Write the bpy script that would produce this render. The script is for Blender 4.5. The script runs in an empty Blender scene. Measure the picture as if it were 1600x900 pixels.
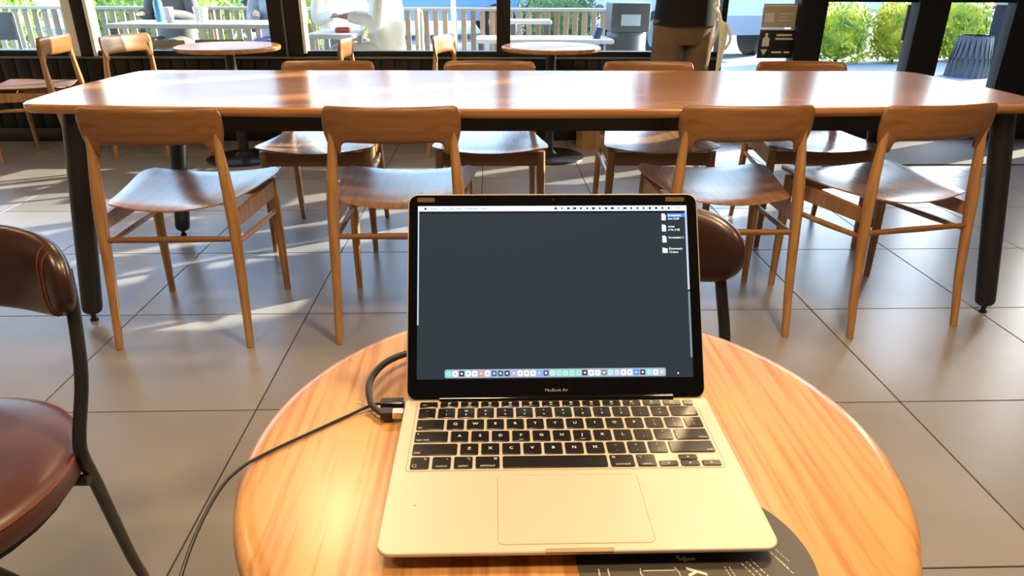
import bpy, bmesh, math, random
from mathutils import Vector, Matrix
random.seed(7)
S = bpy.context.scene
COL = S.collection
PI = math.pi

# ------------------------------------------------------------------ camera
CAM_F, CAM_P, CAM_R, CAM_YAW, CAM_H = 1088.06, 0.41953, -0.00549, 0.03249, 1.08857
cd = bpy.data.cameras.new('camera'); cam = bpy.data.objects.new('camera', cd); COL.objects.link(cam)
cd.sensor_width = 36.0; cd.lens = CAM_F / 1600 * 36.0; cd.clip_start = 0.02; cd.clip_end = 300
_f0 = Vector((math.sin(CAM_YAW), math.cos(CAM_YAW), 0)); _r0 = Vector((math.cos(CAM_YAW), -math.sin(CAM_YAW), 0))
_fw = _f0 * math.cos(CAM_P) + Vector((0, 0, -math.sin(CAM_P)))
_up = _f0 * math.sin(CAM_P) + Vector((0, 0, math.cos(CAM_P)))
_rc = _r0 * math.cos(CAM_R) - _up * math.sin(CAM_R); _uc = _r0 * math.sin(CAM_R) + _up * math.cos(CAM_R)
cam.matrix_world = Matrix(((_rc.x, _uc.x, -_fw.x, 0), (_rc.y, _uc.y, -_fw.y, 0), (_rc.z, _uc.z, -_fw.z, CAM_H), (0, 0, 0, 1)))
S.camera = cam

# ------------------------------------------------------------------ world, sun, exposure
SUN_AZ, SUN_EL = math.radians(28), math.radians(19)
w = bpy.data.worlds.new('world'); S.world = w; w.use_nodes = True
nt = w.node_tree; bg = nt.nodes['Background']
sky = nt.nodes.new('ShaderNodeTexSky'); sky.sky_type = 'NISHITA'; sky.sun_disc = False
sky.sun_elevation = math.radians(24); sky.sun_rotation = math.radians(62); sky.air_density = 1.0; sky.dust_density = 1.5; sky.ozone_density = 1.5
nt.links.new(sky.outputs[0], bg.inputs[0]); bg.inputs[1].default_value = 0.55
sl = bpy.data.lights.new('sun', 'SUN'); sl.energy = 9.0; sl.angle = math.radians(0.6); sl.color = (1.0, 0.86, 0.62)
so = bpy.data.objects.new('sun', sl); COL.objects.link(so)
sd = Vector((math.cos(SUN_AZ) * math.cos(SUN_EL), math.sin(SUN_AZ) * math.cos(SUN_EL), math.sin(SUN_EL)))
so.rotation_euler = sd.to_track_quat('Z', 'Y').to_euler()
def area(name, loc, size, power, color, rot=(0, 0, 0)):
    l = bpy.data.lights.new(name, 'AREA'); l.shape = 'DISK'; l.size = size; l.energy = power; l.color = color
    o = bpy.data.objects.new(name, l); COL.objects.link(o); o.location = loc; o.rotation_euler = rot
WARM = (1.0, 0.70, 0.38)
CEIL = 3.0
LAMPS = [(-0.72, 2.55, 7, 'over the left half of the long table'), (1.1, 2.55, 4, 'over the right half of the long table'), (0.75, 0.98, 17, 'above the laptop and the small round table'), (-0.1, 0.1, 9, 'above the viewer as added fill light'), (-1.4, 0.1, 8, 'left of the viewer'), (1.7, 0.2, 8, 'right of the viewer'), (-2.8, 2.3, 5, 'near the left wall')]  # the lamp above the viewer is unseen, added as fill
for i, (x, y, p, _) in enumerate(LAMPS):
    area('ceiling_lamp_light', (x, y, 2.575), 0.30, p * 1.15, WARM)
S.view_settings.view_transform = 'Standard'; S.view_settings.look = 'None'
S.view_settings.exposure = 1.45; S.view_settings.gamma = 1.0
try: S.view_settings.use_curve_mapping = False
except Exception: pass

# ------------------------------------------------------------------ materials
MATS = {}
def mat(name, col, rough=0.5, metal=0.0, spec=0.5, col2=None, nscale=8.0, stretch=(1, 1, 1), bump=0.0, emis=None, estr=0.0, coat=0.0, perobj=0.0, contrast=(0.3, 0.7), detail=4.0, nrm_scale=None):
    if name in MATS: return MATS[name]
    m = bpy.data.materials.new(name); m.use_nodes = True; n = m.node_tree.nodes; L = m.node_tree.links
    b = n['Principled BSDF']
    b.inputs['Base Color'].default_value = (*col, 1); b.inputs['Roughness'].default_value = rough
    b.inputs['Metallic'].default_value = metal; b.inputs['Specular IOR Level'].default_value = spec
    b.inputs['Coat Weight'].default_value = coat; b.inputs['Coat Roughness'].default_value = 0.12
    if emis: b.inputs['Emission Color'].default_value = (*emis, 1); b.inputs['Emission Strength'].default_value = estr
    if col2 or bump:
        tc = n.new('ShaderNodeTexCoord'); mp = n.new('ShaderNodeMapping'); mp.inputs['Scale'].default_value = stretch
        L.new(tc.outputs['Object'], mp.inputs['Vector'])
        no = n.new('ShaderNodeTexNoise'); no.inputs['Scale'].default_value = nscale; no.inputs['Detail'].default_value = detail; no.inputs['Roughness'].default_value = 0.6
        L.new(mp.outputs[0], no.inputs['Vector'])
        if col2:
            cr = n.new('ShaderNodeValToRGB'); cr.color_ramp.elements[0].position = contrast[0]; cr.color_ramp.elements[1].position = contrast[1]
            cr.color_ramp.elements[0].color = (*col, 1); cr.color_ramp.elements[1].color = (*col2, 1)
            L.new(no.outputs['Fac'], cr.inputs['Fac']); outc = cr.outputs['Color']
            if perobj:
                oi = n.new('ShaderNodeObjectInfo'); mr = n.new('ShaderNodeMapRange'); mr.inputs['To Min'].default_value = 1 - perobj; mr.inputs['To Max'].default_value = 1 + perobj
                L.new(oi.outputs['Random'], mr.inputs['Value']); hs = n.new('ShaderNodeHueSaturation'); L.new(mr.outputs[0], hs.inputs['Value']); L.new(outc, hs.inputs['Color']); outc = hs.outputs['Color']
            L.new(outc, b.inputs['Base Color'])
        if bump:
            bp = n.new('ShaderNodeBump'); bp.inputs['Strength'].default_value = bump; bp.inputs['Distance'].default_value = 0.002
            L.new(no.outputs['Fac'], bp.inputs['Height']); L.new(bp.outputs[0], b.inputs['Normal'])
    MATS[name] = m; return m
def wood(name, c1, c2, c3, axis, rough=0.35, coat=0.2, fine=90.0, broad=5.0, bump=0.25):
    """long streaky grain along `axis`: fine pores over broad figure"""
    if name in MATS: return MATS[name]
    m = bpy.data.materials.new(name); m.use_nodes = True; n = m.node_tree.nodes; L = m.node_tree.links; b = n['Principled BSDF']
    tc = n.new('ShaderNodeTexCoord')
    def noise(scale, st, det, dist=0.0):
        mp = n.new('ShaderNodeMapping'); s = [1, 1, 1]; s[axis] = st; mp.inputs['Scale'].default_value = s
        L.new(tc.outputs['Object'], mp.inputs['Vector']); no = n.new('ShaderNodeTexNoise'); no.inputs['Scale'].default_value = scale; no.inputs['Detail'].default_value = det
        no.inputs['Distortion'].default_value = dist; L.new(mp.outputs[0], no.inputs['Vector']); return no.outputs['Fac']
    a = noise(broad, 0.12, 3, 0.6); f = noise(fine, 0.035, 5, 0.1)
    cr = n.new('ShaderNodeValToRGB'); cr.color_ramp.elements[0].position = 0.3; cr.color_ramp.elements[1].position = 0.72
    cr.color_ramp.elements[0].color = (*c1, 1); cr.color_ramp.elements[1].color = (*c2, 1); L.new(a, cr.inputs['Fac'])
    cr2 = n.new('ShaderNodeValToRGB'); cr2.color_ramp.elements[0].position = 0.36; cr2.color_ramp.elements[1].position = 0.56
    cr2.color_ramp.elements[0].color = (1, 1, 1, 1); cr2.color_ramp.elements[1].color = (0, 0, 0, 1); L.new(f, cr2.inputs['Fac'])
    mx = n.new('ShaderNodeMixRGB'); mx.inputs['Color2'].default_value = (*c3, 1); L.new(cr.outputs['Color'], mx.inputs['Color1']); 
    mu = n.new('ShaderNodeMath'); mu.operation = 'MULTIPLY'; mu.inputs[1].default_value = 0.75; L.new(cr2.outputs['Color'], mu.inputs[0]); L.new(mu.outputs[0], mx.inputs['Fac'])
    L.new(mx.outputs[0], b.inputs['Base Color'])
    b.inputs['Roughness'].default_value = rough; b.inputs['Coat Weight'].default_value = coat; b.inputs['Coat Roughness'].default_value = 0.2
    bp = n.new('ShaderNodeBump'); bp.inputs['Strength'].default_value = bump; bp.inputs['Distance'].default_value = 0.0006; L.new(f, bp.inputs['Height']); L.new(bp.outputs[0], b.inputs['Normal'])
    MATS[name] = m; return m
def glass(name, tint=(0.93, 0.97, 0.98), refl=0.10):
    m = bpy.data.materials.new(name); m.use_nodes = True; n = m.node_tree.nodes; L = m.node_tree.links
    n.remove(n['Principled BSDF']); out = n['Material Output']
    t = n.new('ShaderNodeBsdfTransparent'); t.inputs[0].default_value = (*tint, 1); g = n.new('ShaderNodeBsdfGlossy'); g.inputs['Roughness'].default_value = 0.02
    lw = n.new('ShaderNodeLayerWeight'); lw.inputs[0].default_value = 0.5; pw = n.new('ShaderNodeMath'); pw.operation = 'POWER'; pw.inputs[1].default_value = 5.0
    fr = n.new('ShaderNodeMath'); fr.operation = 'MULTIPLY_ADD'; fr.inputs[1].default_value = 0.9; fr.inputs[2].default_value = 0.03; mx = n.new('ShaderNodeMixShader')
    L.new(lw.outputs['Facing'], pw.inputs[0]); L.new(pw.outputs[0], fr.inputs[0]); L.new(fr.outputs[0], mx.inputs[0]); L.new(t.outputs[0], mx.inputs[1]); L.new(g.outputs[0], mx.inputs[2]); L.new(mx.outputs[0], out.inputs['Surface'])
    MATS[name] = m; return m

chairwood_shaded = wood('chair_oak_shaded', (0.215, 0.095, 0.031), (0.28, 0.13, 0.046), (0.16, 0.066, 0.02), 0, 0.36, 0.15, 60, 4, 0.15)  # rail oak kept darker than the uprights: backlit shade put into the colour
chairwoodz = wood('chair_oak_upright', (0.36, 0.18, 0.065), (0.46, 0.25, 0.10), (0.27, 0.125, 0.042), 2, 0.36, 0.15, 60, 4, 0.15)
seatwood = wood('seat_oak', (0.33, 0.16, 0.065), (0.42, 0.22, 0.10), (0.26, 0.12, 0.05), 1, 0.24, 0.5, 60, 4, 0.1)
longwood = wood('long_table_oak', (0.36, 0.155, 0.05), (0.50, 0.24, 0.085), (0.28, 0.11, 0.03), 0, 0.20, 0.15, 55, 6, 0.15)
roundwood = wood('round_table_oak', (0.47, 0.235, 0.085), (0.53, 0.28, 0.108), (0.27, 0.108, 0.030), 1, 0.30, 0.2, 125, 16, 0.45)
black = mat('black_metal', (0.012, 0.012, 0.014), 0.32, 0.0, 0.5)
blackframe = mat('black_frame', (0.006, 0.006, 0.007), 0.45, 0, 0.35)
leather = mat('brown_leather', (0.024, 0.008, 0.007), 0.32, 0, 0.5, (0.040, 0.013, 0.010), 9, bump=0.25, coat=0.15)
leatherseat = mat('brown_leather_seat', (0.060, 0.021, 0.016), 0.38, 0, 0.5, (0.11, 0.044, 0.034), 7, bump=0.3)
stitch = mat('leather_piping', (0.16, 0.05, 0.03), 0.45)
tilem = mat('floor_tile', (0.22, 0.21, 0.215), 0.30, 0, 0.5, (0.29, 0.275, 0.28), 2.4, bump=0.12, perobj=0.07, contrast=(0.25, 0.75), detail=8)
groutm = mat('grout', (0.030, 0.027, 0.025), 0.8)
plankm = mat('dark_plank', (0.005, 0.005, 0.005), 0.5, 0, 0.3, (0.010, 0.009, 0.009), 30, (1, 1, 0.1))
wallm = mat('wall_paint', (0.35, 0.30, 0.25), 0.8, 0, 0.3, (0.40, 0.34, 0.28), 2)
ceilm = mat('ceiling_paint', (0.30, 0.26, 0.22), 0.9)
white = mat('white_paint', (0.75, 0.76, 0.76), 0.4)
alum = mat('laptop_aluminium', (0.53, 0.475, 0.40), 0.38, 0.25, 0.5, (0.55, 0.49, 0.415), 300)
alumd = mat('laptop_groove', (0.30, 0.22, 0.13), 0.5)
keym = mat('key_black', (0.008, 0.007, 0.007), 0.22, 0, 0.5)
legend = mat('key_legend', (0.62, 0.62, 0.62), 0.5)
bezelm = mat('bezel_glass', (0.003, 0.003, 0.004), 0.08)
glassm = glass('window_glass')

# ------------------------------------------------------------------ mesh builder
class MB:
    def __init__(s): s.v = []; s.f = []
    def add(s, vs, fs):
        o = len(s.v); s.v += [tuple(v) for v in vs]; s.f += [tuple(i + o for i in f) for f in fs]; return s
    def box(s, x0, x1, y0, y1, z0, z1, bev=0.0):
        if bev <= 0:
            vs = [(x, y, z) for z in (z0, z1) for y in (y0, y1) for x in (x0, x1)]
            return s.add(vs, [(0, 2, 3, 1), (4, 5, 7, 6), (0, 1, 5, 4), (2, 6, 7, 3), (0, 4, 6, 2), (1, 3, 7, 5)])
        b = min(bev, (x1 - x0) * .49, (y1 - y0) * .49, (z1 - z0) * .49)
        bm = bmesh.new(); bmesh.ops.create_cube(bm, size=1)
        for v in bm.verts: v.co = Vector(((x0 + x1) / 2 + v.co.x * (x1 - x0), (y0 + y1) / 2 + v.co.y * (y1 - y0), (z0 + z1) / 2 + v.co.z * (z1 - z0)))
        bmesh.ops.bevel(bm, geom=list(bm.edges), offset=b, segments=2, profile=0.5, affect='EDGES')
        return s.addbm(bm)
    def addbm(s, bm, M=None):
        bm.verts.ensure_lookup_table(); bm.verts.index_update()
        vs = [(M @ v.co if M else v.co) for v in bm.verts]; fs = [[v.index for v in f.verts] for f in bm.faces]; bm.free(); return s.add(vs, fs)
    def ball(s, c, r, sub=2):
        bm = bmesh.new(); bmesh.ops.create_icosphere(bm, subdivisions=sub, radius=1)
        if not hasattr(r, '__len__'): r = (r, r, r)
        return s.addbm(bm, Matrix.Translation(c) @ Matrix.Diagonal((*r, 1)))
    def tube(s, pts, rad, n=12, cap=True, flat=1.0):
        pts = [Vector(p) for p in pts]; k = len(pts)
        if not hasattr(rad, '__len__'): rad = [rad] * k
        rings = []; prev = None
        for i, p in enumerate(pts):
            t = (pts[min(i + 1, k - 1)] - pts[max(i - 1, 0)]).normalized()
            if prev is None: a = t.orthogonal().normalized() if abs(t.z) < .99 else Vector((1, 0, 0))
            else: a = (prev - t * prev.dot(t)).normalized()
            a = (a - t * a.dot(t)).normalized(); b = t.cross(a); prev = a
            rings.append([p + (a * math.cos(q) + b * math.sin(q) * flat) * rad[i] for q in [2 * PI * j / n for j in range(n)]])
        vs = [v for r in rings for v in r]; fs = []
        for i in range(k - 1):
            for j in range(n): fs.append((i * n + j, i * n + (j + 1) % n, (i + 1) * n + (j + 1) % n, (i + 1) * n + j))
        if cap: fs += [tuple(range(n))[::-1], tuple(range((k - 1) * n, k * n))]
        return s.add(vs, fs)
    def lathe(s, prof, n=48, c=(0, 0)):
        vs = []; fs = []; prof = list(prof)
        if prof[-1][0] > .05: prof.append((prof[-1][0] - .004, prof[-1][1]))
        k = len(prof)
        for r, z in prof:
            for j in range(n): q = 2 * PI * j / n; vs.append((c[0] + max(r, 1e-5) * math.cos(q), c[1] + max(r, 1e-5) * math.sin(q), z))
        for i in range(k - 1):
            for j in range(n): fs.append((i * n + j, i * n + (j + 1) % n, (i + 1) * n + (j + 1) % n, (i + 1) * n + j))
        fs += [tuple(range(n))[::-1], tuple(range((k - 1) * n, k * n))]
        return s.add(vs, fs)
    def slab(s, outline, layers):
        """outline: closed 2D list; layers: [(inset,z)] rings stacked (inset along averaged normals)"""
        n = len(outline); P = [Vector((p[0], p[1])) for p in outline]
        if not callable(layers[-1][1]): layers = list(layers) + [(layers[-1][0] + min(.003, layers[-1][0] * .5 + .0003), layers[-1][1])]
        nr = []
        for i in range(n):
            d = (P[(i + 1) % n] - P[i - 1]); d = Vector((d.y, -d.x)).normalized(); nr.append(d)
        vs = []; fs = []
        for ins, z in layers:
            for i in range(n): p = P[i] - nr[i] * ins; vs.append((p.x, p.y, z(p.x, p.y) if callable(z) else z))
        for a in range(len(layers) - 1):
            for j in range(n): fs.append((a * n + j, a * n + (j + 1) % n, (a + 1) * n + (j + 1) % n, (a + 1) * n + j))
        fs += [tuple(range(n))[::-1], tuple(range((len(layers) - 1) * n, len(layers) * n))]
        return s.add(vs, fs)
    def build(s, name, m, parent=None, ang=35, loc=None, rot=None):
        me = bpy.data.meshes.new(name); me.from_pydata(s.v, [], s.f); me.update()
        bm = bmesh.new(); bm.from_mesh(me); bmesh.ops.recalc_face_normals(bm, faces=bm.faces); bm.to_mesh(me); bm.free()
        me.shade_smooth(); me.set_sharp_from_angle(angle=math.radians(ang))
        me.materials.append(m); o = bpy.data.objects.new(name, me); COL.objects.link(o)
        if parent: o.parent = parent
        if loc: o.location = loc
        if rot: o.rotation_euler = rot
        return o
def inst(o, name=None, parent=None, loc=None, rot=None):
    c = o.copy(); COL.objects.link(c)
    if name: c.name = name
    if parent is not None: c.parent = parent
    if loc is not None: c.location = loc
    if rot is not None: c.rotation_euler = rot
    return c
def tree(o, parent=None):
    c = o.copy(); COL.objects.link(c); c.parent = parent
    for ch in o.children: tree(ch, c)
    return c
def tag(o, label=None, cat=None, group=None, kind=None):
    for k, v in (('label', label), ('category', cat), ('group', group), ('kind', kind)):
        if v: o[k] = v
    return o
def empty(name, loc=(0, 0, 0), rz=0):
    o = bpy.data.objects.new(name, None); COL.objects.link(o); o.location = loc; o.rotation_euler = (0, 0, rz); o.empty_display_size = .1; return o
def rrect(x0, x1, y0, y1, r, k=6):
    out = []
    for cx, cy, a in ((x1 - r, y0 + r, -90), (x1 - r, y1 - r, 0), (x0 + r, y1 - r, 90), (x0 + r, y0 + r, 180)):
        for i in range(k + 1): q = math.radians(a + 90 * i / k); out.append((cx + r * math.cos(q), cy + r * math.sin(q)))
    return out
def spline(pts, k=8):
    P = [Vector(p) for p in pts]; P = [P[0] * 2 - P[1]] + P + [P[-1] * 2 - P[-2]]; out = []
    for i in range(1, len(P) - 2):
        for j in range(k):
            t = j / k; a, b, c, d = P[i - 1:i + 3]
            out.append(.5 * ((2 * b) + (c - a) * t + (2 * a - 5 * b + 4 * c - d) * t * t + (3 * b - a - 3 * c + d) * t ** 3))
    out.append(P[-2]); return out
def struct(o): o['kind'] = 'structure'; return o
def text(s, size, m, parent, loc, rot=(0, 0, 0), name='legend', align='CENTER', ext=0.00004, bold=0.0, sx=1.0):
    cu = bpy.data.curves.new('t', 'FONT'); cu.body = s; cu.size = size; cu.align_x = align; cu.align_y = 'CENTER'; cu.extrude = ext; cu.offset = bold; cu.resolution_u = 2
    t = bpy.data.objects.new('t', cu); COL.objects.link(t)
    me = bpy.data.meshes.new_from_object(t.evaluated_get(bpy.context.evaluated_depsgraph_get())); bpy.data.objects.remove(t)
    me.materials.clear(); me.materials.append(m); me.name = name
    o = bpy.data.objects.new(name, me); COL.objects.link(o); o.parent = parent; o.location = loc; o.rotation_euler = rot; o.scale = (sx, 1, 1)
    return o

# ------------------------------------------------------------------ room shell
WY_, XL, XR, YB = 5.10, -4.6, 5.0, -3.0
fl = struct(MB().box(XL, XR, YB, WY_ + .1, -.06, -.004).build('floor', groutm))
T = .6; g = .0022
tm = MB().box(g, T - g, g, T - g, -.006, 0, .0012).build('tile', tilem, fl, 10)
OX, OY = -.6488, 1.6311
first = True
for i in range(-7, 13):
    for j in range(-8, 6):
        x, y = OX + i * T, OY + j * T
        if x < XL - .6 or x > XR or y < YB - .6 or y > WY_ - .02: continue
        if first: tm.location = (x, y, 0); first = False
        else: inst(tm, 'tile', fl, (x, y, 0))
struct(MB().box(XL, XR, YB, WY_ + .1, CEIL, CEIL + .1).build('ceiling', ceilm))
struct(MB().box(XL - .1, XL, YB, WY_ + .1, -.01, CEIL).build('wall_left', wallm))
struct(MB().box(XR, XR + .1, YB, WY_ + .1, -.01, CEIL).build('wall_right', wallm))
struct(MB().box(XL, XR, YB - .1, YB, -.01, CEIL).build('wall_back', wallm))
for x, y, p, where in LAMPS:
    t = empty('ceiling_lamp', (x, y, 2.6)); tag(t, 'black dome ceiling lamp hanging ' + where, 'lamp', 'ceiling lamps')
    MB().lathe([(.17, .0), (.168, .05), (.12, .12), (.03, .15), (.012, .4)], 24).build('lamp_shade', black, t)
# window wall: low panelled wall under the glass, frames, mullions
WX1 = 1.60
wf = struct(MB().box(XL, WX1, WY_, WY_ + .12, -.01, .575).build('wall_front', plankm))
pk = MB().box(.003, .093, -.012, 0, .10, .565, .002).build('plank', plankm, wf)
x = XL; k = 0
while x < WX1 - .09:
    if k == 0: pk.location = (x, WY_, 0)
    else: inst(pk, 'plank', wf, (x, WY_, 0))
    x += .096; k += 1
struct(MB().box(XL, WX1, WY_ - .02, WY_, 0, .095, .003).build('baseboard_front', blackframe))
sillm = mat('sill_metal', (0.10, 0.11, 0.12), 0.35, 0.3)
struct(MB().box(XL, WX1, WY_ - .03, WY_ + .14, .566, .580, .003).build('trim_1', sillm))
wn = struct(MB().box(XL, WX1, WY_ + .02, WY_ + .10, .580, .615).build('window_1', blackframe))
def frame(x0, x1, z0=.0, z1=CEIL, m=blackframe, y0=.0, y1=.10, n='mullion'):
    return MB().box(x0, x1, WY_ + y0, WY_ + y1, z0, z1, .003).build(n, m, wn)
frame(-2.80, -2.72, .58); frame(-2.86, -2.80, .58, m=white, n='light_mullion'); frame(-2.715, -2.69, .58, m=white, n='light_mullion')
frame(-1.50, -1.285, 0); frame(-1.40, -1.385, .5, m=sillm, y0=-.012, y1=0, n='metal_strip'); frame(-1.283, -1.262, .60, m=white, n='light_mullion')
frame(.050, .145, .58)
frame(XL, WX1, 2.62, 2.72, n='head_rail'); frame(XL, WX1, 2.0, 2.06, n='head_rail')
wg = MB().box(XL, WX1, WY_ + .05, WY_ + .056, .60, CEIL).build('pane', glassm, wn)
# glazed entrance beyond x=1.6
wd = struct(MB().box(1.60, 1.64, WY_ + .0, WY_ + .1, 0, CEIL).build('window_2', blackframe))
MB().box(1.64, 2.14, WY_ + .05, WY_ + .056, .05, CEIL).build('pane', glassm, wd)
MB().box(1.60, 2.14, WY_, WY_ + .10, 0, .10, .003).build('bottom_rail', blackframe, wd)
d1 = struct(MB().box(2.14, 2.33, WY_ - .01, WY_ + .11, 0, CEIL, .004).build('door_1', blackframe))
MB().box(2.33, 2.97, WY_ + .05, WY_ + .056, .05, CEIL).build('pane', glassm, d1)
MB().box(2.33, 2.97, WY_ + .02, WY_ + .09, 0, .11, .003).build('bottom_rail', blackframe, d1)
MB().box(2.33, 2.97, WY_ + .02, WY_ + .09, .945, 1.06, .003).build('push_rail', blackframe, d1)
MB().box(2.97, 3.19, WY_ - .01, WY_ + .11, 0, CEIL, .004).build('door_post', blackframe, d1)
MB().tube([(2.885, WY_ - .03, .70), (2.885, WY_ - .03, .93)], .012).build('door_handle', sillm, d1)
d2 = struct(MB().box(3.19, 5.0, WY_ + .02, WY_ + .09, .945, 1.06, .003).build('door_2', blackframe))
MB().box(3.19, 5.0, WY_ + .05, WY_ + .056, .05, CEIL).build('pane', glassm, d2)
MB().box(3.19, 5.0, WY_ + .02, WY_ + .09, 0, .11, .003).build('bottom_rail', blackframe, d2)
for xx, ww in ((3.66, .75), (4.85, .15)): MB().box(xx, xx + ww, WY_, WY_ + .1, 0, CEIL, .003).build('stile_sun_block', blackframe, d2)  # out of view, first stile is widened into an added panel blocking sun
matm = mat('entrance_mat', (0.085, 0.085, 0.09), 0.7, 0, .3, (0.14, 0.14, 0.145), 60, (0.03, 1, 1), bump=.5)
em = MB().slab(rrect(1.95, 4.9, 4.32, 5.06, .01, 2), [(0, 0.0005), (0, .007), (.004, .009)]).build('entrance_mat', matm)
tag(em, 'grey ribbed entrance mat on the floor inside the glass doors', 'mat')
# notices on the glass beside the door
beige = mat('notice_beige', (0.50, 0.43, 0.31), .6); nblack = mat('notice_black', (0.012, 0.011, 0.010), .5); nwhite = mat('notice_print', (0.75, 0.72, 0.65), .6)
n1 = empty('notice_sign', (2.02, WY_ + .044, .842)); tag(n1, 'beige printed notice on the glass left of the entrance door, upper of two', 'sign')
MB().box(-.118, .142, 0, .004, -.065, .09, .001).build('board', beige, n1)
MB().box(-.10, -.035, -.0015, 0, -.03, .03).build('printed_square', nwhite, n1)
for k, (a, b) in enumerate(((0, .10), (0, .06), (0, .085))): MB().box(a, b, -.0015, 0, .022 - k * .022, .028 - k * .022).build('printed_line', nwhite, n1)
MB().box(-.118, .142, -.0015, 0, .072, .082).build('printed_line', nwhite, n1)
n2 = empty('notice_sign', (2.02, WY_ + .044, .682)); tag(n2, 'black notice with a white bottle drawing on the glass left of the entrance door', 'sign')
MB().box(-.118, .15, 0, .004, -.11, .085, .001).build('board', nblack, n2)
MB().box(-.118, .15, -.002, 0, .078, .086).build('printed_line', nwhite, n2)
bo = MB(); bo.add([(x_, -.002, z_) for x_, z_ in ((-.095, -.03), (-.045, -.03), (-.045, .02), (-.06, .035), (-.06, .058), (-.08, .058), (-.08, .035), (-.095, .02))], [tuple(range(8))]); bo.build('bottle_drawing', nwhite, n2)
for a, b, z in ((.0, .11, .045), (-.005, .12, .02), (-.02, .05, -.07), (.07, .11, -.07)): MB().box(a, b, -.002, 0, z - .006, z + .006).build('printed_line', nwhite, n2)
tr = MB(); tr.add([(-.10, -.002, -.05), (-.05, -.002, -.05), (-.075, -.002, -.09)], [(0, 1, 2)]); tr.build('arrow_drawing', nwhite, n2)

# ------------------------------------------------------------------ long table
lt = empty('long_table', (0.19, 2.62, 0)); tag(lt, 'long communal oak table with rounded corners on four black legs', 'table')
def lt_outline():
    x0, x1, yf, yb = -1.64, 1.615, -.43, .44; r = .085; out = []
    n = 40
    def corner(cx, cy, a0): return [(cx + r * math.cos(math.radians(a0 + 15 * i)), cy + r * math.sin(math.radians(a0 + 15 * i))) for i in range(7)]
    for i in range(1, n):
        t = i / n; x = x0 + r + (x1 - x0 - 2 * r) * t; out.append((x, yf - .085 * (1 - (2 * t - 1) ** 2)))
    out += corner(x1 - r, yf + r, -90)
    ym = (yf + yb) / 2
    for i in range(1, 8): t = i / 8; out.append((x1 + .02 * (1 - (2 * t - 1) ** 2), yf + r + (yb - yf - 2 * r) * t))
    out += corner(x1 - r, yb - r, 0)
    for i in range(1, n): t = i / n; out.append((x1 - r - (x1 - x0 - 2 * r) * t, yb))
    out += corner(x0 + r, yb - r, 90)
    for i in range(1, 8): t = i / 8; out.append((x0 - .02 * (1 - (2 * t - 1) ** 2), yb - r - (yb - yf - 2 * r) * t))
    out += corner(x0 + r, yf + r, 180)
    return out
TZ = .73
MB().slab(lt_outline(), [(.022, TZ - .030), (.010, TZ - .028), (.002, TZ - .019), (0, TZ - .012), (.002, TZ - .004), (.008, TZ)]).build('tabletop', longwood, lt, 40)
ap = MB(); ap.box(-1.42, 1.40, -.36, -.335, .635, .70); ap.box(-1.42, 1.40, .335, .36, .635, .70); ap.box(-1.42, -1.395, -.36, .36, .635, .70); ap.box(1.375, 1.40, -.36, .36, .635, .70); ap.box(-.02, .02, -.335, .335, .66, .70)
ap.build('apron', black, lt)
for fx, fy, tx, ty in ((-1.561, -.425, -1.505, -.34), (1.573, -.422, 1.50, -.34), (-1.60, .445, -1.47, .34), (1.59, .445, 1.44, .34)):
    a, b = Vector((fx, fy, .028)), Vector((tx, ty, .70)); pts = [a + (b - a) * t for t in (0, .012, .03, .5, 1)]
    lg = MB().tube(pts, [.020, .029, .032, .035, .036], 20).build('leg', black, lt)
    MB().lathe([(.013, .0), (.014, .008), (.008, .010), (.008, .032)], 14, (fx, fy)).build('foot', black, lg)

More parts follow.
